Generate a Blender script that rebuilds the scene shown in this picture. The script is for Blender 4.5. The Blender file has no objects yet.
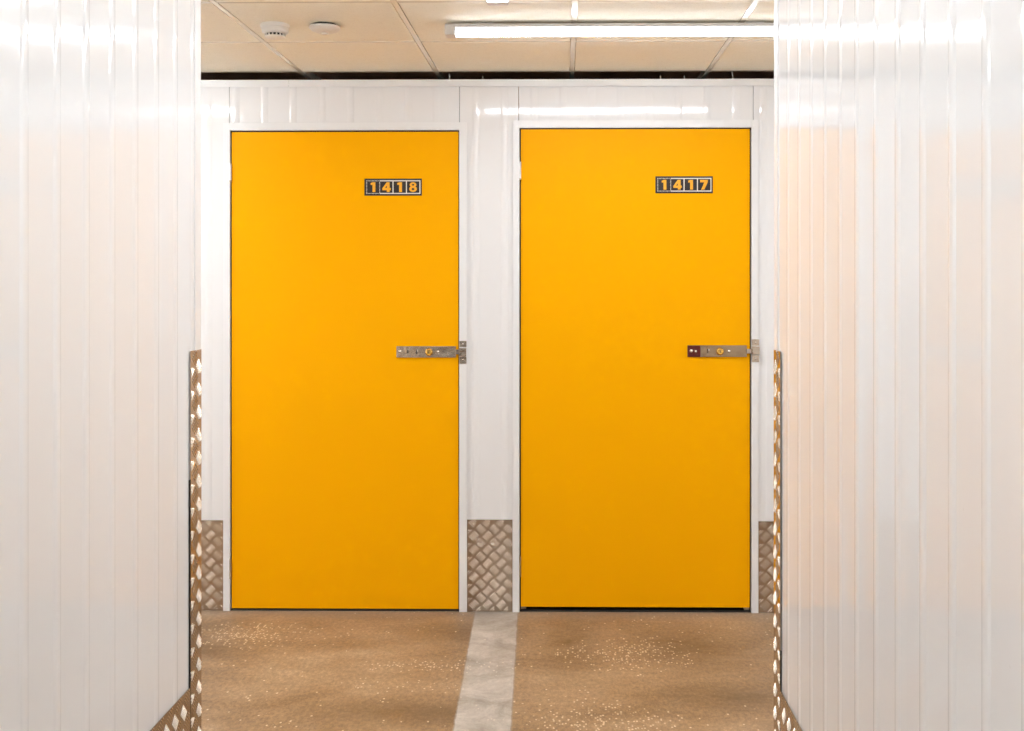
import bpy, bmesh, math, random
from mathutils import Vector, Matrix

random.seed(7)
sc = bpy.context.scene
col = sc.collection

# ------------------------------------------------------------------ survey of the place
F, W, H = 1090.0, 1024, 731
YAW = math.radians(0.75)
TY = math.tan(YAW)
CX, CY = 563.0 - F * TY, 282.0
EYE = 1.404
YB = 4.64           # face of the wall with the yellow doors
XL, XR = -0.930, 0.540   # faces of the two corridor walls
YC = 2.775         # where both corridor walls end
ZT = 2.262          # top of the partitions
ZC = 2.302          # suspended ceiling

def PX(px, Y):      # survey reading -> X on the plane at depth Y
    t = (px - CX) / F
    return Y * (t - TY) / (1 + TY * t)

def PZ(py, X, Y):   # survey reading -> height at X, Y
    d = Y * math.cos(YAW) - X * math.sin(YAW)
    return EYE + (CY - py) * d / F

# ------------------------------------------------------------------ materials
def new_mat(name):
    m = bpy.data.materials.new(name); m.use_nodes = True
    nt = m.node_tree
    return m, nt, nt.nodes['Principled BSDF']

def simple(name, rgb, rough=0.5, metal=0.0, spec=0.5):
    m, nt, b = new_mat(name)
    b.inputs['Base Color'].default_value = (*rgb, 1)
    b.inputs['Roughness'].default_value = rough
    b.inputs['Metallic'].default_value = metal
    b.inputs['Specular IOR Level'].default_value = spec
    return m, nt, b

def coords(nt, scale=(1, 1, 1), loc=(0, 0, 0)):
    g = nt.nodes.new('ShaderNodeNewGeometry')
    mp = nt.nodes.new('ShaderNodeMapping')
    mp.inputs['Scale'].default_value = scale
    mp.inputs['Location'].default_value = loc
    nt.links.new(g.outputs['Position'], mp.inputs['Vector'])
    return mp.outputs['Vector']

def noise(nt, vec, scale, detail=2, rough=0.5, dist=0.0):
    n = nt.nodes.new('ShaderNodeTexNoise')
    n.inputs['Scale'].default_value = scale
    n.inputs['Detail'].default_value = detail
    n.inputs['Roughness'].default_value = rough
    n.inputs['Distortion'].default_value = dist
    nt.links.new(vec, n.inputs['Vector'])
    return n.outputs['Fac']

def ramp(nt, fac, stops):
    r = nt.nodes.new('ShaderNodeValToRGB')
    els = r.color_ramp.elements
    while len(els) < len(stops): els.new(0.5)
    for e, (p, c) in zip(els, stops):
        e.position = p
        e.color = (c, c, c, 1) if isinstance(c, (int, float)) else (*c, 1)
    nt.links.new(fac, r.inputs['Fac'])
    return r.outputs['Color']

def mix(nt, fac, a, b, mode='MIX'):
    n = nt.nodes.new('ShaderNodeMix'); n.data_type = 'RGBA'; n.blend_type = mode
    for sock, v in ((n.inputs[0], fac), (n.inputs[6], a), (n.inputs[7], b)):
        if isinstance(v, (int, float)): sock.default_value = v
        elif isinstance(v, tuple): sock.default_value = (*v, 1)
        else: nt.links.new(v, sock)
    return n.outputs[2]

def math_n(nt, op, a, b=None, clamp=False):
    n = nt.nodes.new('ShaderNodeMath'); n.operation = op; n.use_clamp = clamp
    for sock, v in ((n.inputs[0], a), (n.inputs[1], b)):
        if v is None: continue
        if isinstance(v, (int, float)): sock.default_value = v
        else: nt.links.new(v, sock)
    return n.outputs[0]

def bump(nt, b, height, strength, dist):
    n = nt.nodes.new('ShaderNodeBump')
    n.inputs['Strength'].default_value = strength
    n.inputs['Distance'].default_value = dist
    nt.links.new(height, n.inputs['Height'])
    nt.links.new(n.outputs['Normal'], b.inputs['Normal'])

WALLCOL = (0.80, 0.795, 0.79)
def wall_mat():
    m, nt, b = simple('white_coated_steel', WALLCOL, 0.07, 0, 0.38)
    v = coords(nt, (3.2, 3.2, 0.9))
    bump(nt, b, noise(nt, v, 1.6, 1.5, 0.4), 1.0, 0.0030)
    v2 = coords(nt, (1, 1, 1))
    sp = ramp(nt, noise(nt, v2, 60, 1, 0.5), [(0.0, (0.62, 0.6, 0.57)), (0.165, WALLCOL)])
    nt.links.new(sp, b.inputs['Base Color'])
    return m
M = {}
M['wall'] = wall_mat()
M['frame'] = simple('white_painted_steel', (0.80, 0.795, 0.79), 0.3)[0]
M['plastic'] = simple('white_plastic', (0.80, 0.78, 0.74), 0.35)[0]
M['housing'] = simple('lamp_housing', (0.72, 0.70, 0.67), 0.4)[0]
M['black'] = simple('black_slot', (0.012, 0.011, 0.01), 0.6)[0]
M['dark'] = simple('dark_void_lining', (0.80, 0.58, 0.46), 0.9)[0]
M['seal'] = simple('dark_gap_brown', (0.030, 0.014, 0.008), 0.6)[0]
M['signblack'] = simple('sign_black', (0.020, 0.014, 0.014), 0.32)[0]
M['signwhite'] = simple('sign_white', (0.80, 0.76, 0.66), 0.4)[0]
M['digit'] = simple('sign_yellow', (0.90, 0.42, 0.015), 0.4)[0]
M['brass'] = simple('brass', (0.86, 0.55, 0.13), 0.22, 1.0)[0]
M['screw'] = simple('bright_screw', (0.86, 0.83, 0.78), 0.25, 1.0)[0]
M['red'] = simple('dark_red', (0.10, 0.008, 0.006), 0.22)[0]
M['pin'] = simple('hinge_steel', (0.45, 0.38, 0.28), 0.35, 1.0)[0]

def steel(name='brushed_steel', rgb=(0.58, 0.50, 0.41)):
    m, nt, b = simple(name, rgb, 0.22, 1.0)
    v = coords(nt, (5, 5, 9))
    bump(nt, b, noise(nt, v, 4, 2, 0.6), 0.8, 0.004)
    return m
M['steel'] = steel()
M['steel_dark'] = steel('darker_steel', (0.40, 0.31, 0.21))  # darker base colour, for the latch plate of the right door

def tread(name='tread_plate_metal', rgb=(0.50, 0.42, 0.34)):
    m, nt, b = simple(name, rgb, 0.24, 1.0)
    v = coords(nt)
    r = ramp(nt, noise(nt, v, 9, 2, 0.5), [(0.3, 0.17), (0.75, 0.28)])
    nt.links.new(r, b.inputs['Roughness'])
    return m
M['tread'] = tread()
M['bars'] = tread('highlit_tread_bars', (0.74, 0.66, 0.56))  # lighter than the sheet: the bars' highlights are put into this colour

def door_mat():
    m, nt, b = simple('yellow_door_paint', (0.91, 0.410, 0.0), 0.42, 0, 0.05)
    v = coords(nt, (1, 1, 1))
    bump(nt, b, noise(nt, v, 2.2, 1, 0.4), 0.6, 0.004)
    return m
M['door'] = door_mat()

def tile_mat():
    m, nt, b = simple('mineral_fibre_tile', (0.66, 0.56, 0.455), 0.9, 0, 0.2)
    v = coords(nt)
    n1 = noise(nt, v, 160, 3, 0.7)
    n2 = noise(nt, v, 45, 2, 0.6)
    c = ramp(nt, n1, [(0.28, (0.76, 0.735, 0.62)), (0.42, (0.925, 0.90, 0.79)), (0.7, (0.95, 0.925, 0.82))])
    c2 = mix(nt, 0.10, c, ramp(nt, n2, [(0.3, (0.70, 0.66, 0.56)), (0.7, (0.95, 0.93, 0.82))]))
    nt.links.new(c2, b.inputs['Base Color'])
    bump(nt, b, n1, 0.4, 0.002)
    return m
M['tile'] = tile_mat()
M['tbar'] = simple('white_grid_bar', (0.86, 0.815, 0.71), 0.2, 0, 0.5)[0]

def floor_mat():
    m, nt, b = simple('stained_concrete', (0.3, 0.2, 0.1), 0.5, 0, 0.4)
    v = coords(nt)
    vx = coords(nt, (0.8, 1.3, 1))
    big = noise(nt, vx, 1.9, 4, 0.6, 0.6)
    mid = noise(nt, vx, 8, 5, 0.68, 0.4)
    fine = noise(nt, coords(nt, (1.2, 0.7, 1)), 60, 5, 0.8)
    base = ramp(nt, big, [(0.30, (0.225, 0.138, 0.067)), (0.52, (0.33, 0.213, 0.117)), (0.72, (0.41, 0.288, 0.172))])
    base = mix(nt, 0.5, base, ramp(nt, mid, [(0.28, (0.52, 0.45, 0.38)), (0.5, (0.92, 0.92, 0.92)), (0.75, (1.25, 1.27, 1.30))]), 'MULTIPLY')
    base = mix(nt, 0.45, base, ramp(nt, fine, [(0.32, (0.30, 0.28, 0.27)), (0.5, (1, 1, 1)), (0.68, (2.0, 1.98, 1.95))]), 'MULTIPLY')
    # pale flecks of exposed aggregate in loose clusters
    vo = nt.nodes.new('ShaderNodeTexVoronoi'); vo.inputs['Scale'].default_value = 95
    nt.links.new(coords(nt, (1.1, 0.75, 1)), vo.inputs['Vector'])
    near = ramp(nt, vo.outputs['Distance'], [(0.24, 1.0), (0.48, 0.0)])
    sepc = nt.nodes.new('ShaderNodeSeparateColor'); nt.links.new(vo.outputs['Color'], sepc.inputs[0])
    def patch(x, y, rx, ry):
        mp = nt.nodes.new('ShaderNodeMapping'); mp.vector_type = 'POINT'
        g_ = nt.nodes.new('ShaderNodeNewGeometry'); nt.links.new(g_.outputs['Position'], mp.inputs['Vector'])
        mp.inputs['Scale'].default_value = (1 / rx, 1 / ry, 0); mp.inputs['Location'].default_value = (-x / rx, -y / ry, 0)
        ln = nt.nodes.new('ShaderNodeVectorMath'); ln.operation = 'LENGTH'; nt.links.new(mp.outputs['Vector'], ln.inputs[0])
        return math_n(nt, 'SUBTRACT', 1.0, ln.outputs['Value'], True)
    heap = patch(-1.28, 4.32, .28, .20)
    for p in ((.25, 4.12, .32, .22), (.13, 3.46, .28, .22), (-.45, 3.98, .35, .08), (1.0, 4.4, .2, .2)):
        heap = math_n(nt, 'MAXIMUM', heap, patch(*p))
    cl0 = ramp(nt, noise(nt, v, 2.6, 2, 0.55), [(0.48, 0.993), (0.68, 0.93)])
    cl = math_n(nt, 'SUBTRACT', cl0, math_n(nt, 'MULTIPLY', heap, 0.62))
    stain = patch(.49, 4.20, .34, .34)
    for p in ((-1.42, 4.15, .35, .16), (.02, 4.25, .16, .5), (-.35, 4.35, .3, .2), (.62, 3.7, .3, .16), (-.55, 3.55, .4, .14)):
        stain = math_n(nt, 'MAXIMUM', stain, patch(*p))
    stain = math_n(nt, 'MULTIPLY', stain, ramp(nt, mid, [(0.30, 0.35), (0.6, 1.0)]))
    base = mix(nt, math_n(nt, 'MULTIPLY', stain, 0.85), base, (0.13, 0.075, 0.032))
    pick = math_n(nt, 'GREATER_THAN', sepc.outputs[0], cl)
    fleck = math_n(nt, 'MULTIPLY', near, pick)
    base = mix(nt, math_n(nt, 'MULTIPLY', fleck, 0.75), base, (0.85, 0.70, 0.50))
    # grey mortar strip running across the corridor to the post between the doors
    sep = nt.nodes.new('ShaderNodeSeparateXYZ'); g = nt.nodes.new('ShaderNodeNewGeometry')
    nt.links.new(g.outputs['Position'], sep.inputs[0])
    wob = math_n(nt, 'MULTIPLY', math_n(nt, 'SUBTRACT', noise(nt, v, 16, 4, 0.7), 0.5), 0.012)
    drift = math_n(nt, 'MULTIPLY', math_n(nt, 'SUBTRACT', YB, sep.outputs[1]), 0.024)
    xc = math_n(nt, 'ADD', math_n(nt, 'SUBTRACT', sep.outputs[0], drift), wob)
    d = math_n(nt, 'ABSOLUTE', math_n(nt, 'ADD', xc, 0.283))
    inside = ramp(nt, math_n(nt, 'MULTIPLY', d, 5.0), [(0.0, 1.0), (0.440, 1.0), (0.475, 0.0)])
    edge = ramp(nt, math_n(nt, 'MULTIPLY', d, 5.0), [(0.440, 0.0), (0.455, 1.0), (0.475, 0.0)])
    grey = ramp(nt, noise(nt, v, 7, 6, 0.7, 0.5), [(0.3, (0.28, 0.24, 0.195)), (0.5, (0.42, 0.38, 0.325)), (0.7, (0.58, 0.54, 0.48))])
    grey = mix(nt, 0.4, grey, ramp(nt, fine, [(0.25, (0.6, 0.6, 0.6)), (0.5, (1, 1, 1)), (0.8, (1.4, 1.4, 1.4))]), 'MULTIPLY')
    grey = mix(nt, math_n(nt, 'MULTIPLY', fleck, 0.6), grey, (0.74, 0.66, 0.54))
    c = mix(nt, math_n(nt, 'MULTIPLY', inside, 0.93), base, grey)
    c = mix(nt, math_n(nt, 'MULTIPLY', edge, 0.35), c, (0.16, 0.11, 0.07))
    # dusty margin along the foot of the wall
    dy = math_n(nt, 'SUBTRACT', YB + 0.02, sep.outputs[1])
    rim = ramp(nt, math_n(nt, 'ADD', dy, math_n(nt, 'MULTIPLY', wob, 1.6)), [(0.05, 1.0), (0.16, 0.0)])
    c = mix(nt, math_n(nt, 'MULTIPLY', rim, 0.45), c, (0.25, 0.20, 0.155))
    nt.links.new(c, b.inputs['Base Color'])
    rr = ramp(nt, mid, [(0.3, 0.40), (0.7, 0.62)])
    nt.links.new(rr, b.inputs['Roughness'])
    bump(nt, b, math_n(nt, 'ADD', fine, math_n(nt, 'MULTIPLY', mid, 1.5)), 0.35, 0.0015)
    return m
M['floor'] = floor_mat()

LAMP = 15.0
def lamp_mat(LAMP=LAMP, name='lit_diffuser'):
    m, nt, b = simple(name, (0.9, 0.9, 0.88), 0.4)
    b.inputs['Emission Color'].default_value = (0.92, 0.985, 1.07, 1)
    b.inputs['Emission Strength'].default_value = LAMP
    return m
M['lamp'] = lamp_mat(LAMP * 0.92)
M['lamp_side'] = lamp_mat(LAMP * 0.06, 'lit_diffuser_side')

# ------------------------------------------------------------------ mesh helpers
def obj(name, bm, mat, parent=None, smooth=False, loc=None):
    bmesh.ops.recalc_face_normals(bm, faces=bm.faces)
    me = bpy.data.meshes.new(name); bm.to_mesh(me); bm.free()
    if smooth:
        for p in me.polygons: p.use_smooth = True
    me.materials.append(mat)
    o = bpy.data.objects.new(name, me); col.objects.link(o)
    if loc is not None: o.location = loc
    if parent is not None: o.parent = parent
    return o

def empty(name, loc=(0, 0, 0)):
    o = bpy.data.objects.new(name, None); o.location = loc; o.empty_display_size = 0.1
    col.objects.link(o); return o

def tag(o, label=None, cat=None, group=None, kind=None):
    if label: o['label'] = label
    if cat: o['category'] = cat
    if group: o['group'] = group
    if kind: o['kind'] = kind
    return o

def box(bm, x0, x1, y0, y1, z0, z1, bevel=0.0):
    ret = bmesh.ops.create_cube(bm, size=1.0)
    vs = ret['verts']
    for v in vs:
        v.co = Vector(((x0 + x1) / 2 + v.co.x * (x1 - x0), (y0 + y1) / 2 + v.co.y * (y1 - y0), (z0 + z1) / 2 + v.co.z * (z1 - z0)))
    if bevel > 0:
        es = list({e for v in vs for e in v.link_edges})
        bmesh.ops.bevel(bm, geom=es, offset=bevel, segments=2, affect='EDGES', profile=0.6)
    return vs

def lathe(bm, prof, seg=32, axis='Z', c=(0, 0, 0)):
    rings = []
    for r, h in prof:
        ring = []
        for i in range(seg):
            a = 2 * math.pi * i / seg
            p = (r * math.cos(a), r * math.sin(a), h)
            if axis == 'Y': p = (p[0], p[2], p[1])
            ring.append(bm.verts.new(Vector(p) + Vector(c)))
        rings.append(ring)
    for a, b in zip(rings, rings[1:]):
        for i in range(seg):
            j = (i + 1) % seg
            bm.faces.new((a[i], a[j], b[j], b[i]))
    bm.faces.new(rings[0]); bm.faces.new(rings[-1])

# ribbed steel cladding: u runs along the wall, d stands out of it
PITCH, RIB, SLOPE, DEEP = 0.1225, 0.034, 0.002, 0.0017
def rib_profile(u0, u1, phase):
    pts = [(u0, 0.0)]
    k = math.floor((u0 - phase) / PITCH) - 1
    def lvl(u):
        t = (u - phase) % PITCH
        t = t if t < PITCH / 2 + RIB else t - PITCH
        # a low rounded rib between -RIB and 0
        q = (t + RIB / 2) / (RIB / 2)
        return DEEP * (1 - abs(q) ** 2.4) if abs(q) < 1 else 0.0
    us = {u0, u1}
    while phase + k * PITCH < u1 + PITCH:
        for f in (-.03, 0.0, .03, .1, .2, .35, .5, .65, .8, .9, .97, 1.0, 1.03):
            us.add(phase + k * PITCH - RIB + f * RIB)
        for f in (0.25, 0.5, 0.75):
            us.add(phase + k * PITCH + f * (PITCH - RIB))
        k += 1
    us = sorted(u for u in us if u0 <= u <= u1)
    out = []
    for u in us:
        t = (u - phase) % PITCH
        bow = 0.0
        span = PITCH - RIB
        if t < span:
            bow = -0.00030 * math.sin(math.pi * t / span)
        out.append((u, lvl(u) + bow))
    return out

def ribbed(u0, u1, z0, z1, phase, place, thick=0.04):
    """place(u, d) -> (x, y). One closed sheet."""
    bm = bmesh.new()
    pr = rib_profile(u0, u1, phase)
    def strip(f0, f1):
        prev = None
        for u, d in pr:
            a = bm.verts.new(f0(u, d)); b = bm.verts.new(f1(u, d))
            if prev: bm.faces.new((prev[0], a, b, prev[1]))
            prev = (a, b)
    P = lambda u, d, z: (*place(u, d), z)
    strip(lambda u, d: P(u, d, z0), lambda u, d: P(u, d, z1))
    strip(lambda u, d: P(u, -thick, z1), lambda u, d: P(u, -thick, z0))
    strip(lambda u, d: P(u, d, z1), lambda u, d: P(u, -thick, z1))
    strip(lambda u, d: P(u, -thick, z0), lambda u, d: P(u, d, z0))
    for u, d in (pr[0], pr[-1]):
        bm.faces.new([bm.verts.new(P(u, d, z0)), bm.verts.new(P(u, d, z1)), bm.verts.new(P(u, -thick, z1)), bm.verts.new(P(u, -thick, z0))])
    return bm

# five-bar tread plate: sheet plus raised bars, u along, v up, d outwards
CELL = 0.0412
def bar(bm, fr, u, v, ang, L=0.033, w=0.0040, h=0.0021):
    c, s = math.cos(ang), math.sin(ang)
    def q(a, b, d): return bm.verts.new(fr(u + a * c - b * s, v + a * s + b * c, d))
    hl = L / 2
    prof = [(-hl, 0), (-hl * .72, .82), (0, 1), (hl * .72, .82), (hl, 0)]
    prev = None
    tip0 = q(-hl, 0, 0)
    for a, k in prof[1:-1]:
        ring = [q(a, -w / 2 * k, 0), q(a, -w / 4 * k, h * .75 * k), q(a, 0, h * k), q(a, w / 4 * k, h * .75 * k), q(a, w / 2 * k, 0)]
        if prev is None:
            for i in range(4): bm.faces.new((tip0, ring[i], ring[i + 1]))
        else:
            for i in range(4): bm.faces.new((prev[i], ring[i], ring[i + 1], prev[i + 1]))
        prev = ring
    tip1 = q(hl, 0, 0)
    for i in range(4): bm.faces.new((prev[i], tip1, prev[i + 1]))

def tread_bars(bm, fr, u0, u1, v0, v1, off=(0, 0)):
    r2 = math.sqrt(0.5)
    n = int((abs(u1 - u0) + abs(v1 - v0)) / CELL) + 4
    for i in range(-n, n):
        for j in range(-n, n):
            cu = u0 + off[0] + (i - j) * CELL * r2
            cv = v0 + off[1] + (i + j) * CELL * r2
            if not (u0 - .03 < cu < u1 + .03 and v0 - .03 < cv < v1 + .03): continue
            ang = math.pi / 4 if i % 2 == 0 else -math.pi / 4
            # rows alternate: neighbours across an edge turn by 90 degrees
            ang = math.pi / 4 if (i + j) % 2 == 0 else -math.pi / 4
            for k in range(-2, 3):
                o = k * 0.0077
                bu = cu - math.sin(ang) * o; bv = cv + math.cos(ang) * o
                m = 0.0115
                if u0 + m < bu < u1 - m and v0 + m < bv < v1 - m:
                    bar(bm, fr, bu, bv, ang)
                elif u0 + .003 < bu < u1 - .003 and v0 + .003 < bv < v1 - .003:
                    lim = min(bu - u0, u1 - bu, bv - v0, v1 - bv)
                    bar(bm, fr, bu, bv, ang, L=max(0.009, lim * 2.6))

def flat_sheet(bm, fr, u0, u1, v0, v1, t):
    vs = [bm.verts.new(fr(u, v, d)) for d in (-t, 0) for u, v in ((u0, v0), (u1, v0), (u1, v1), (u0, v1))]
    for f in ((0, 1, 2, 3), (7, 6, 5, 4), (0, 4, 5, 1), (1, 5, 6, 2), (2, 6, 7, 3), (3, 7, 4, 0)):
        bm.faces.new([vs[i] for i in f])

def finish_tread(bm, name, parent=None):
    me = bpy.data.meshes.new(name); bm.to_mesh(me); bm.free()
    me.materials.append(M['tread']); me.materials.append(M['bars'])
    for p in me.polygons:
        if p.area < 1e-4: p.use_smooth = True; p.material_index = 1
    o = bpy.data.objects.new(name, me); col.objects.link(o)
    if parent: o.parent = parent
    return o

def tread_plate(u0, u1, v0, v1, fr, off=(0, 0), t=0.002):
    bm = bmesh.new()
    flat_sheet(bm, fr, u0, u1, v0, v1, t)
    bmesh.ops.recalc_face_normals(bm, faces=bm.faces)
    tread_bars(bm, fr, u0, u1, v0, v1, off)
    return bm

# ------------------------------------------------------------------ floor
XMIN, XMAX, YMIN, YMAX = -5.2, 4.9, -5.2, 6.6
bm = bmesh.new(); box(bm, XMIN, XMAX, YMIN, YMAX, -0.12, 0.0)
tag(obj('floor', bm, M['floor']), 'stained brown concrete floor with a pale grey strip running to the post between the doors', 'floor', kind='structure')

# ------------------------------------------------------------------ ceiling: tiles, grid and the tile-less strip above the units
ceil = tag(empty('ceiling', (0, 0, ZC)), 'suspended ceiling of beige speckled square tiles in a white metal grid', 'ceiling', kind='structure')
YE, TILE = 4.645, 0.579
gx = [PX(572, YE) + TILE * k for k in range(-9, 9)]
gy = [YE - TILE * k for k in range(0, 17)]
bm = bmesh.new()
for i in range(len(gx) - 1):
    for j in range(len(gy) - 1):
        x0, x1, y0, y1 = gx[i], gx[i + 1], gy[j + 1], gy[j]
        g = 0.0115
        box(bm, x0 + g, x1 - g, y0 + .0095, y1 - .0095, -0.0004, 0.014)
        box(bm, x0 + 0.004, x1 - 0.004, y0 + 0.004, y1 - 0.004, 0.0145, 0.018)
obj('ceiling_tiles', bm, M['tile'], ceil)
bm = bmesh.new()
for x in gx:
    box(bm, x - .0092, x + .0092, gy[-1], 6.3, -0.001, 0.0)
    box(bm, x - .001, x + .001, gy[-1], 6.3, 0.0, 0.04)
for y in gy:
    box(bm, gx[0], gx[-1], y - .0085, y + .0085, -0.0006, 0.0)
    box(bm, gx[0], gx[-1], y - .001, y + .001, 0.0, 0.04)
obj('ceiling_grid', bm, M['tbar'], ceil)
bm = bmesh.new()   # dark service space over the tile-less strip
box(bm, XMIN, XMAX, YE + .013, YMAX, 0.055, 0.085)
box(bm, XMIN, XMAX, YMAX - .05, YMAX, -ZC, 0.80)
box(bm, XMIN, XMIN + .05, 4.72, YMAX, -ZC, 0.80)
box(bm, XMAX - .05, XMAX, 4.72, YMAX, -ZC, 0.80)
obj('service_void', bm, M['dark'], ceil)

# ------------------------------------------------------------------ wall with the doors
wb = tag(empty('wall_back', (0, YB, 0)), 'white ribbed steel partition wall holding the two yellow doors', 'wall', kind='structure')
place_b = lambda u, d: (u, -d)      # local to wall_back
D = [dict(fo=223.7, fi=230.4, fr=459.4, fe=467.0, l=231.7, r=458.4, top=130.2, ft=123.0, lt=132.2, lb=608.0),
     dict(fo=512.8, fi=519.4, fr=751.2, fe=758.0, l=520.9, r=749.8, top=127.6, ft=120.5, lt=129.4, lb=606.6)]
for d in D:
    for k in ('fo', 'fi', 'fr', 'fe', 'l', 'r'): d['X' + k] = PX(d[k], YB)
    for k in ('top', 'ft', 'lt', 'lb'): d['Z' + k] = PZ(d[k], d['Xfi'], YB)
def panel(x0, x1, z0, z1, phpx):
    bm = ribbed(x0, x1, z0, z1, PX(phpx, YB), place_b)
    return obj('wall_panel', bm, M['wall'], wb, smooth=True)
g = 0.0012
sx = [PX(229.3, YB), PX(459.6, YB), PX(518.6, YB), PX(753.2, YB)]
ZK = 2.262
panel(XMIN, sx[0] - g, 0.0, ZK, 212)
panel(sx[0] + g, sx[1] - g, D[0]['Zft'] - .01, ZK, 239.7)
panel(sx[1] + g, sx[2] - g, 0.0, ZK, 508)
panel(sx[2] + g, sx[3] - g, D[1]['Zft'] - .01, ZK, 537.8)
panel(sx[3] + g, XMAX, 0.0, ZK, 767)
bm = bmesh.new()
for x0, x1 in ((XMIN, PX(289, YB)), (PX(289, YB) + .001, PX(548, YB)), (PX(548, YB) + .001, XMAX)):
    box(bm, x0, x1, -0.0075, -0.0045, ZK - 0.026, ZK + 0.002)
    box(bm, x0, x1, -0.0075, 0.046, ZK + 0.002, ZK + 0.004)
obj('top_track', bm, M['frame'], wb)
for px in (226, 289, 402.5, 461, 514, 694):
    bm = bmesh.new(); lathe(bm, [(0.0035, 0), (0.0035, 0.0012), (0.002, 0.002)], 12, 'Y')
    for v in bm.verts: v.co.y = -v.co.y
    obj('rivet', bm, M['frame'], wb, loc=(PX(px, YB), -0.0075, ZK - 0.013))
for px, h in ((449.7, .026), (483, .016), (661, .018), (685, .018), (733.5, .04)):
    bm = bmesh.new(); lathe(bm, [(0.0016, 0), (0.0016, h * .6), (0.0011, h)], 8)
    for v in bm.verts: v.co.x += -0.15 * v.co.z
    obj('wire_end', bm, M['plastic'], wb, loc=(PX(px, YB), 0.012, ZK + 0.004))

# frames (flashing) round each doorway, with the latch keeper screwed on
def screw(parent, x, y, z, r=0.0045):
    bm = bmesh.new(); lathe(bm, [(r, 0), (r * .96, r * .22), (r * .8, r * .42), (r * .55, r * .56), (r * .28, r * .63), (r * .05, r * .65)], 16, 'Y')
    for v in bm.verts: v.co.y = -v.co.y
    return obj('screw', bm, M['screw'], parent, smooth=True, loc=(x, y, z))

for n, d in enumerate(D):
    t = tag(empty('trim_%d' % (n + 1), (d['Xfo'], YB, 0)),
            ['white steel frame around the left yellow door numbered 1418', 'white steel frame around the right yellow door numbered 1417'][n], 'door frame', kind='structure')
    ox = d['Xfo']
    bm = bmesh.new()
    box(bm, 0, d['Xfi'] - ox, -0.0085, -0.0035, 0, d['Zft'], 0.0008)
    box(bm, d['Xfi'] - ox - 0.002, d['Xfi'] - ox, -0.0084, 0.05, 0, d['Ztop'])
    obj('jamb', bm, M['frame'], t)
    bm = bmesh.new()
    box(bm, d['Xfr'] - ox, d['Xfe'] - ox, -0.0085, -0.0035, 0, d['Zft'], 0.0008)
    box(bm, d['Xfr'] - ox, d['Xfr'] - ox + 0.002, -0.0084, 0.05, 0, d['Ztop'])
    obj('jamb', bm, M['frame'], t)
    bm = bmesh.new()
    box(bm, d['Xfi'] - ox, d['Xfr'] - ox, -0.0086, -0.0035, d['Ztop'], d['Zft'], 0.0008)
    box(bm, d['Xfi'] - ox, d['Xfr'] - ox, -0.0084, 0.05, d['Ztop'] - .002, d['Ztop'])
    obj('head', bm, M['frame'], t)
    bm = bmesh.new()
    a0, a1, zt = d['Xfi'] - ox, d['Xfr'] - ox, d['Ztop']
    box(bm, a0, a1, .0045, .012, d['Zlt'] - .004, zt - .002)
    box(bm, a0 + .002, d['Xl'] - ox + .0, .006, .012, .008, zt - .002)
    box(bm, d['Xr'] - ox - .0, a1 - .002, .006, .012, .008, zt - .002)
    obj('door_seal', bm, M['seal'], t)  # dark strips standing in for the shade in the gaps round the leaf
    bm = bmesh.new(); box(bm, a0 + .001, a1 - .001, .0005, .05, .0, .0075, .0015)
    obj('bottom_gap_strip', bm, M['black'], t)  # black strip added to darken the gap under the leaf
    # keeper
    k0 = [459.7, 751.6][n]; kt = [340.8, 339.2][n]
    zx = lambda py: PZ(py, d['Xfr'], YB)
    x0 = PX(k0, YB) - ox; x1 = PX(k0 + 7, YB) - ox
    kb = empty('latch_keeper'); kb.parent = t
    bm = bmesh.new(); yf = -0.0085
    za, zb_, zc, zd = zx(kt), zx(kt + 6.2), zx(kt + 15), zx(kt + 22.6)
    box(bm, x0, x1, yf - .003, yf, zb_ + .001, za, .0006)
    box(bm, x0, x1, yf - .003, yf, zd, zc - .0035, .0006)
    box(bm, x0 - .001, x1, yf - .017, yf - .014, zc, zb_ - .004, .0012)
    box(bm, x0 - .001, x1, yf - .0145, yf - .0002, zb_ - .007, zb_ - .004, .0006)
    box(bm, x0 - .001, x1, yf - .0145, yf - .0002, zc, zc + .003, .0006)
    k = obj('latch_keeper', bm, M['steel'], t)
    bpy.data.objects.remove(kb)
    screw(k, (x0 + x1) / 2, yf - .003, (za + zb_) / 2)
    screw(k, (x0 + x1) / 2, yf - .003, (zc + zd) / 2)

# ------------------------------------------------------------------ door digits
def curve_mesh(loops, depth):
    cu = bpy.data.curves.new('tmp', 'CURVE'); cu.dimensions = '2D'; cu.fill_mode = 'BOTH'; cu.extrude = depth
    for lp in loops:
        sp = cu.splines.new('POLY'); sp.points.add(len(lp) - 1)
        for p, (x, y) in zip(sp.points, lp): p.co = (x, y, 0, 1)
        sp.use_cyclic_u = True
    o = bpy.data.objects.new('tmp', cu); col.objects.link(o)
    dg = bpy.context.evaluated_depsgraph_get()
    me = bpy.data.meshes.new_from_object(o.evaluated_get(dg))
    bpy.data.objects.remove(o); bpy.data.curves.remove(cu)
    return me
def circ(cx, cy, rx, ry, n=20): return [(cx + rx * math.cos(2 * math.pi * i / n), cy + ry * math.sin(2 * math.pi * i / n)) for i in range(n)]
def eight():
    pts = []
    def w(y):
        a = 1 - ((y - .74) / .26) ** 2; b = 1 - ((y - .31) / .31) ** 2
        return max(.37 * math.sqrt(a) if a > 0 else 0, .42 * math.sqrt(b) if b > 0 else 0, .02)
    ys = [i / 40 for i in range(41)]
    return [(w(y), y) for y in ys] + [(-w(y), y) for y in reversed(ys)]
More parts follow.
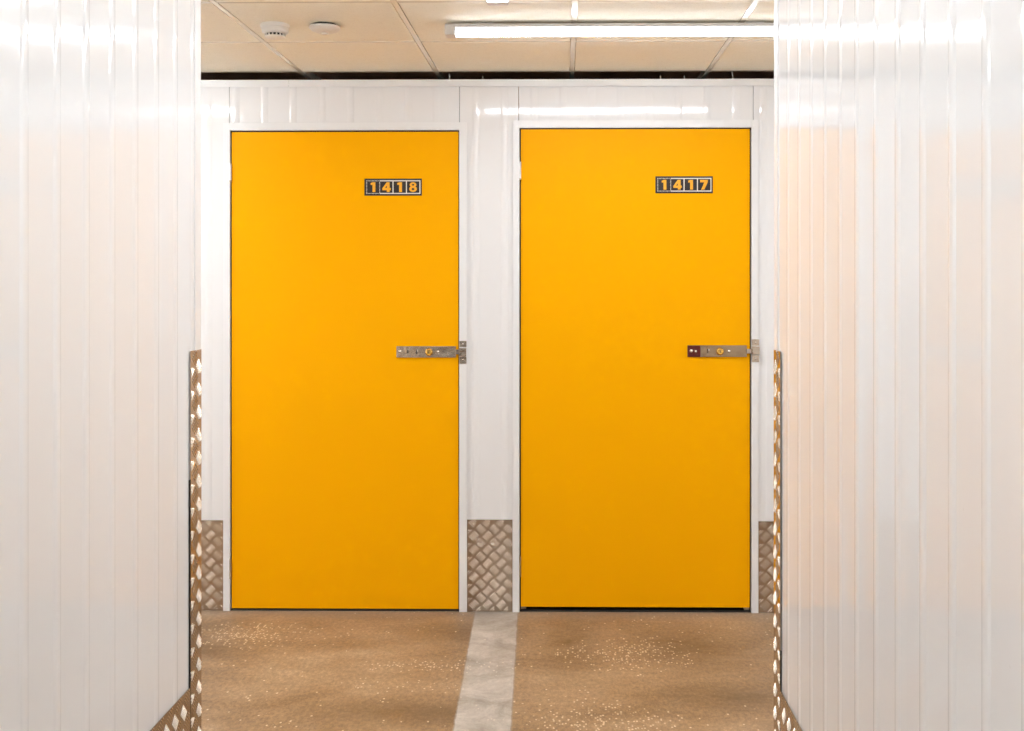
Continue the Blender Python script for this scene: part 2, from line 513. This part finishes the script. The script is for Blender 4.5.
DIG = {'1': [[(-.26, .72), (-.26, .92), (-.02, 1), (.26, 1), (.26, 0), (-.06, 0), (-.06, .74)]],
       '4': [[(.02, 1), (.34, 1), (.34, .42), (.46, .42), (.46, .18), (.34, .18), (.34, 0), (.03, 0), (.03, .18), (-.46, .18), (-.46, .38)],
             [(.03, .42), (.03, .66), (-.15, .42)]],
       '7': [[(-.42, 1), (.42, 1), (.42, .80), (.04, 0), (-.32, 0), (.02, .74), (-.42, .74)]],
       '8': [eight(), circ(0, .735, .125, .085), circ(0, .30, .15, .11)]}

def number_plate(door, ox, px0, px1, py0, py1, text, yf):
    """thin printed plate; local x from ox, front at yf"""
    X = lambda px: PX(px, YB) - ox
    Z = lambda py: PZ(py, PX(px0, YB), YB)
    s = (PX(px1, YB) - PX(px0, YB)) / 57.4          # metres per unit of the plate layout
    x0, z0 = X(px0), Z(py1)
    bm = bmesh.new(); box(bm, x0, x0 + 57.4 * s, yf - .0015, yf, z0, z0 + 17 * s, 0.0004)
    pl = obj('number_plate', bm, M['signblack'], door)
    y1, y0 = yf - .0015, yf - .0023
    bm = bmesh.new()
    def r(a, b, c, d_): box(bm, x0 + a * s, x0 + b * s, y0, y1, z0 + c * s, z0 + d_ * s)
    lx, rx, bz, tz = 15.2, 56.0, 1.7, 15.3; t = 1.0
    r(lx, rx, bz, bz + t); r(lx, rx, tz - t, tz)
    r(rx - t, rx, bz + t, tz - t)
    for c in (28.6, 42.0): r(c - t / 2, c + t / 2, bz + t, tz - t)
    # dotted outline of the first cell
    a = 1.9
    while a < lx - .6:
        r(a, a + .75, bz + .1, bz + .9); r(a, a + .75, tz - .9, tz - .1); a += 1.42
    c = bz + 1.3
    while c < tz - 1.2:
        r(1.9, 2.7, c, c + .75); r(lx - .3, lx + .5, c, c + .75); c += 1.42
    obj('border', bm, M['signwhite'], pl)
    for ch, cx in zip(text, (8.6, 22.1, 35.2, 48.6)):
        me = curve_mesh([[(x * 9.2 * s, y * 9.8 * s) for x, y in lp] for lp in DIG[ch]], .0004)
        me.materials.append(M['digit'])
        o = bpy.data.objects.new('digit', me); col.objects.link(o); o.parent = pl
        o.rotation_euler = (math.pi / 2, 0, 0)
        o.location = (x0 + cx * s, yf - .0019, z0 + 3.6 * s)
    return pl

def lock(door, ox, px0, px1, py0, py1, red, yf):
    X0 = PX(px0, YB) - ox; X1 = PX(px1, YB) - ox
    Zt = PZ(py0, PX(px0, YB), YB); Zb = PZ(py1, PX(px0, YB), YB)
    k = (X1 - X0) / 59.4
    zc = (Zt + Zb) / 2
    bm = bmesh.new()
    box(bm, X0, X1, yf - .0045, yf, Zb, Zt, .0009)
    box(bm, X0 + .001, X1 - .001, yf - .0062, yf - .0045, Zt - .0035, Zt - .0005, .0005)
    box(bm, X0 + .001, X1 - .001, yf - .0062, yf - .0045, Zb + .0005, Zb + .0035, .0005)
    pl = obj('lock_plate', bm, M['steel_dark' if red else 'steel'], door)
    tag(pl, 'brushed steel sliding latch with a brass lock cylinder' + (', its left end dark red' if red else ''))
    f = yf - .0045
    screw(pl, X0 + 3.6 * k, f, zc + .001, .0065)
    screw(pl, X0 + 41.6 * k, f, zc, .0065)
    for u, hh in ((11.3, .007), (20.3, .009)):
        bm = bmesh.new(); box(bm, X0 + u * k - .0022, X0 + u * k + .0022, f - .0008, f, zc - hh, zc + hh, .0003)
        obj('slot', bm, M['black'], pl)
    bm = bmesh.new(); box(bm, X0 + 20.6 * k, X0 + 21.8 * k, f - .006, f, zc + .001, zc + .010, .0008)
    obj('stop_pin', bm, M['screw'], pl)
    bm = bmesh.new(); lathe(bm, [(.0165, 0), (.0165, .003), (.0145, .006), (.0135, .012), (.0115, .0135), (.0105, .012), (.0095, .012)], 28, 'Y')
    for v in bm.verts: v.co.y = -v.co.y
    cy = obj('lock_cylinder', bm, M['brass'], pl, loc=(X0 + 32.5 * k, f, zc - .001))
    bm = bmesh.new(); box(bm, -.0012, .0012, -.0128, -.0119, -.005, .005)
    for v in bm.verts: v.co += Vector((X0 + 32.5 * k, f, zc - .001))
    obj('keyhole', bm, M['black'], pl)
    xs = PX([459.7, 751.6][red], YB) - ox + .004
    bm = bmesh.new(); box(bm, X1 - .002, xs, yf - .0125, yf - .0035, zc - .010, zc + .010, .001)
    obj('bolt', bm, M['steel'], pl)
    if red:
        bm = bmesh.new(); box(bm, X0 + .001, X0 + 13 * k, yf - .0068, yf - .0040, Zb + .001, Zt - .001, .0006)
        obj('red_end', bm, M['red'], pl)  # dark red slab over the left end of the plate
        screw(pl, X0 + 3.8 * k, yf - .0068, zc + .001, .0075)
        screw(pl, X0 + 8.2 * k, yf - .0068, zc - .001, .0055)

for n, d in enumerate(D):
    ox = d['Xl']
    dr = tag(empty('door_%d' % (n + 1), (ox, YB, 0)),
             ['flat yellow storage unit door with number plate 1418', 'flat yellow storage unit door with number plate 1417'][n], 'door', kind='structure')
    w = d['Xr'] - ox
    yf = 0.000
    bm = bmesh.new(); box(bm, 0, w, yf, yf + .040, d['Zlb'], d['Zlt'], .0012)
    box(bm, 0.002, w - .002, yf - .001, yf + .002, d['Zlb'], d['Zlb'] + .008, .0004)
    obj('door_leaf', bm, M['door'], dr)
    if n == 0:
        number_plate(dr, ox, 364.5, 421.9, 178.7, 195.7, '1418', yf)
        lock(dr, ox, 396.6, 456.0, 346.1, 357.4, 0, yf)
    else:
        number_plate(dr, ox, 655.4, 712.8, 176.3, 193.3, '1417', yf)
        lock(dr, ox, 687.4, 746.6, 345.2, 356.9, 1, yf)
    # hinge knuckles in the left gap
    for (pa, pb, m) in ((164, 180.5, 'frame'), (558, 577, 'pin')):
        z1, z0 = PZ(pa - 2 * n, ox, YB), PZ(pb - 2 * n, ox, YB)
        bm = bmesh.new(); lathe(bm, [(.0045, 0), (.0045, (z1 - z0) * .48), (.0038, (z1 - z0) * .49), (.0038, (z1 - z0) * .51), (.0045, (z1 - z0) * .52), (.0045, z1 - z0)], 14)
        h = obj('hinge', bm, M[m], dr, loc=(-.0035, -.006, z0))
        bm = bmesh.new(); lathe(bm, [(.003, 0), (.0055, .001), (.0055, .004), (.003, .006)], 14)
        obj('hinge_pin', bm, M['pin'], h, loc=(0, 0, -.006))
    if n == 1:
        for xa in (0.000, w - .024):
            bm = bmesh.new(); box(bm, xa, xa + .022, .004, .03, d['Zlb'] - .011, d['Zlb'] - .0005, .0008)
            obj('bottom_glide', bm, M['pin'], dr)

# ------------------------------------------------------------------ corridor walls
def blockwall(name, label, u0, u1, phase, place, origin=(0, 0, 0)):
    w = tag(empty(name, origin), label, 'wall', kind='structure')
    obj('wall_panel', ribbed(u0, u1, 0.0, ZT, phase, place), M['wall'], w, smooth=True)
    return w
def track(parent, x0, x1, y0, y1):
    bm = bmesh.new(); box(bm, x0, x1, y0, y1, ZT - .026, ZT + .004)
    obj('top_track', bm, M['frame'], parent)
wl = blockwall('wall_left', 'white glossy ribbed steel wall along the left side of the corridor', YMIN, YC, 2.375, lambda u, d: (XL + d, u))
track(wl, XL + .0028, XL + .0055, YMIN, YC)
obj('wall_panel', ribbed(XMIN, XL - .0405, 0, ZT, -1.1, lambda u, d: (u, YC + d)), M['wall'], wl, smooth=True)
bm = bmesh.new(); box(bm, XL - .041, XL + .0035, YC - .040, YC + .0035, 0, ZT, .0015); obj('corner_post', bm, M['frame'], wl)
wr = blockwall('wall_right', 'white glossy ribbed steel wall along the right side of the corridor', YMIN, YC, 1.904, lambda u, d: (XR - d, u))
track(wr, XR - .0055, XR - .0028, YMIN, YC)
obj('wall_panel', ribbed(XR + .0405, XMAX, 0, ZT, .7, lambda u, d: (u, YC + d)), M['wall'], wr, smooth=True)
bm = bmesh.new(); box(bm, XR - .0035, XR + .041, YC - .040, YC + .0035, 0, ZT, .0015); obj('corner_post', bm, M['frame'], wr)
blockwall('wall_rear', 'white ribbed steel wall closing the corridor behind the camera', XL - .05, XR + .05, 0.0, lambda u, d: (u, YMIN + .1 + d))
blockwall('wall_end', 'white ribbed steel wall closing the cross corridor on the left', YC - .05, YB + .05, 3.0, lambda u, d: (XMIN + .1 + d, u))
blockwall('wall_far_end', 'white ribbed steel wall closing the cross corridor on the right', YC - .05, YB + .05, 3.0, lambda u, d: (XMAX - .1 - d, u))

# ------------------------------------------------------------------ tread plate kick plates and corner guards
KH = 0.397
def plate_on(frame, u0, u1, v1, label, off=(0, 0), rivets=()):
    o = finish_tread(tread_plate(u0, u1, 0.002, v1, frame, off), 'kick_plate')
    tag(o, label, 'kick plate', group='tread plate kick plates')
    return o
frB = lambda u, v, d: (u, YB - .0065 - d, v)
kz = lambda px, py: PZ(py, PX(px, YB), YB)
plate_on(frB, PX(150, YB), D[0]['Xfo'] - .001, kz(212, 520), 'tread plate kick plate at the foot of the wall left of door 1418')
plate_on(frB, D[0]['Xfe'] + .001, D[1]['Xfo'] - .001, kz(490, 519.3), 'wide tread plate kick plate between the two yellow doors')
plate_on(frB, D[1]['Xfe'] + .001, PX(840, YB), kz(765, 521), 'narrow tread plate kick plate right of door 1417')
G = 0.076
plate_on(lambda u, v, d: (XL + .0045 + d, u, v), 0.9, YC - G - .004, KH, 'tread plate kick plate along the foot of the left corridor wall')
plate_on(lambda u, v, d: (XR - .0045 - d, u, v), 0.9, YC - G - .004, KH, 'tread plate kick plate along the foot of the right corridor wall')
plate_on(lambda u, v, d: (u, YC + .0055 + d, v), XL - 1.0, XL - G - .004, KH, 'tread plate kick plate round the corner on the left block')
plate_on(lambda u, v, d: (u, YC + .0055 + d, v), XR + G + .004, XR + 1.0, KH, 'tread plate kick plate round the corner on the right block')

def guard(side):
    """L-shaped tread plate angle wrapped over the corner of the partition"""
    X = XL if side < 0 else XR
    s = 1 if side < 0 else -1
    top = 1.232
    bm = bmesh.new()
    a = .0042
    fA = lambda u, v, d: (X + s * (a + d), u, v)
    fB = lambda u, v, d: (u, YC + a + d, v)
    flat_sheet(bm, fA, YC - G, YC + a, .002, top, .002)
    x0, x1 = sorted((X + s * (a - .001), X - s * G))
    flat_sheet(bm, fB, x0, x1, .002, top, .002)
    bmesh.ops.recalc_face_normals(bm, faces=bm.faces)
    tread_bars(bm, fA, YC - G, YC + a, .002, top, (.004, .02))
    tread_bars(bm, fB, x0, x1, .002, top, (.004, .02))
    o = finish_tread(bm, 'corner_guard')
    tag(o, 'tall tread plate guard on the corner of the %s corridor wall' % ('left' if side < 0 else 'right'), 'corner guard', group='tread plate corner guards')
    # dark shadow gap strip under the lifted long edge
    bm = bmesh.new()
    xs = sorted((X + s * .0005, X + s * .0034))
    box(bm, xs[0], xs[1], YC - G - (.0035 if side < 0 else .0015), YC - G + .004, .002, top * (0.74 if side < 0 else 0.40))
    e = obj('shadow_strip', bm, M['black'], o)
    return o
guard(-1); guard(1)

# ------------------------------------------------------------------ lamps
ZL = EYE + .873
def batten(label):
    root = tag(empty('batten_lamp'), label, 'lamp', group='linear batten lamps under the ceiling')
    L = 1.2
    bm = bmesh.new(); box(bm, -L / 2 + .03, L / 2 - .03, -.032, .032, .004, .017, .002)
    box(bm, -L/2 + .10, -L/2 + .16, -.016, .016, .017, .0245)
    box(bm, L/2 - .16, L/2 - .10, -.016, .016, .017, .0245)
    obj('housing', bm, M['housing'], root)
    bm = bmesh.new()
    n = 14; rings = []
    for x in (-L / 2 + .038, L / 2 - .038):
        ring = [bm.verts.new((x, -.031, .004)), bm.verts.new((x, -.031, -.002))]
        for i in range(1, n):
            a = math.pi * i / n
            ring.append(bm.verts.new((x, -.031 * math.cos(a), -.002 - .018 * math.sin(a))))
        ring += [bm.verts.new((x, .031, -.002)), bm.verts.new((x, .031, .004))]
        rings.append(ring)
    A, B = rings
    for i in range(len(A)):
        j = (i + 1) % len(A); bm.faces.new((A[i], A[j], B[j], B[i]))
    bm.faces.new(A); bm.faces.new(B)
    df = obj('diffuser', bm, M['lamp'], root)
    df.data.materials.append(M['lamp_side'])
    for p in df.data.polygons: p.material_index = 1 if p.normal.z > -0.35 else 0
    for s in (-1, 1):
        bm = bmesh.new(); box(bm, min(s * (L/2 - .038), s * L/2), max(s * (L/2 - .038), s * L/2), -.033, .033, -.021, .017, .005)
        obj('end_cap', bm, M['housing'], root)
    return root
def copy_tree(o, parent=None):
    c = o.copy(); col.objects.link(c); c.parent = parent
    for ch in list(o.children): copy_tree(ch, c)
    return c
L1 = PX(445.5, 3.78)
proto = batten('lit white batten lamp below the ceiling in front of door 1417')
proto.location = (L1 + .6, 3.78, ZL)
STRENGTH = {}
def more(x, y, rot, label, k=1.0):
    c = copy_tree(proto); c.location = (x, y, ZL); c.rotation_euler = (0, 0, rot); c['label'] = label
    if k != 1.0:
        for ch in c.children:
            if ch.name.startswith('diffuser'):
                if k not in STRENGTH:
                    me = ch.data.copy(); me.materials.clear(); me.materials.append(lamp_mat(LAMP * 1.1 * k, 'lit_diffuser_tube')); me.materials.append(M['lamp_side']); STRENGTH[k] = me
                ch.data = STRENGTH[k]
more(-1.64 - .6, 3.78, 0, 'lit batten lamp in the cross corridor, hidden beyond the left wall', 1.25)
more(-1.64 - .6 - 2.46, 3.78, 0, 'lit batten lamp at the far left end of the cross corridor', 2.6)
more(L1 + .6 + 2.46, 3.78, 0, 'lit batten lamp in the cross corridor, hidden beyond the right wall', 1.9)
more(-.2, 3.36 - .6, math.pi / 2, 'lit batten lamp along the corridor, its end just at the top edge of the picture', 0.5)
more(-.2, 3.33 - .6 - 1.4, math.pi / 2, 'lit batten lamp straight above the camera', 0.5)
more(-.2, 3.33 - .6 - 2.8, math.pi / 2, 'lit batten lamp in the corridor behind the camera', 0.5)
more(-.2, 3.33 - .6 - 4.2, math.pi / 2, 'lit batten lamp at the rear end of the corridor', 0.5)

# ------------------------------------------------------------------ detectors
Yd = 3.79
sd = tag(empty('smoke_detector', (PX(275.2, Yd), Yd, ZC)), 'round white ceiling detector with a ring of dark slots', 'smoke detector')
bm = bmesh.new(); lathe(bm, [(.049, 0), (.050, -.002), (.050, -.012), (.047, -.014)], 40); obj('base', bm, M['plastic'], sd, smooth=False)
bm = bmesh.new(); lathe(bm, [(.046, -.014), (.0455, -.026), (.042, -.031), (.036, -.033)], 40); obj('body', bm, M['plastic'], sd)
bm = bmesh.new(); lathe(bm, [(.030, -.031), (.030, -.042)], 40); core = obj('dark_core', bm, M['black'], sd)
bm = bmesh.new()
for i in range(16):
    a = 2 * math.pi * i / 16
    vs = box(bm, .0325, .0355, -.0022, .0022, -.0425, -.032)
    for v in vs: v.co = Matrix.Rotation(a, 3, 'Z') @ v.co
obj('slot_ribs', bm, M['plastic'], sd)
bm = bmesh.new(); lathe(bm, [(.036, -.0415), (.0355, -.0445), (.026, -.048), (.010, -.049)], 40); obj('cap', bm, M['plastic'], sd)

hd = tag(empty('heat_detector', (PX(324.8, Yd), Yd, ZC)), 'flat round white ceiling sensor with a dark gap above its rim', 'ceiling sensor')
bm = bmesh.new(); lathe(bm, [(.040, 0), (.040, -.009)], 40); obj('base', bm, M['black'], hd)
bm = bmesh.new(); lathe(bm, [(.053, -.008), (.055, -.011), (.054, -.015), (.044, -.023), (.028, -.029), (.012, -.031)], 44)
bd = obj('cover', bm, M['plastic'], hd)
bm = bmesh.new(); lathe(bm, [(.013, -.030), (.013, -.034), (.010, -.036)], 24); obj('sensor_eye', bm, M['housing'], hd)

# ------------------------------------------------------------------ world, camera, view
wd = bpy.data.worlds.new('World'); sc.world = wd; wd.use_nodes = True
wd.node_tree.nodes['Background'].inputs['Color'].default_value = (0.02, 0.018, 0.016, 1)
wd.node_tree.nodes['Background'].inputs['Strength'].default_value = 0.3

cam = bpy.data.cameras.new('camera'); co = bpy.data.objects.new('camera', cam); col.objects.link(co)
co.location = (0, 0, EYE); co.rotation_euler = (math.pi / 2, 0, YAW)
cam.sensor_width = 36; cam.lens = F / W * 36
cam.shift_x = (W / 2 - CX) / W
cam.shift_y = -(H / 2 - CY) / W
cam.clip_start = 0.05; cam.clip_end = 100
sc.camera = co

sc.view_settings.view_transform = 'Standard'
sc.view_settings.look = 'None'
sc.view_settings.gamma = 1.0
sc.view_settings.use_curve_mapping = False
sc.view_settings.exposure = 1.96
cy = sc.cycles
cy.use_denoising = True
cy.use_adaptive_sampling = False
cy.denoising_input_passes = 'RGB_ALBEDO_NORMAL'
cy.denoising_prefilter = 'ACCURATE'
cy.max_bounces = 14; cy.diffuse_bounces = 8; cy.glossy_bounces = 8
cy.sample_clamp_indirect = 8
cy.sample_clamp_direct = 10
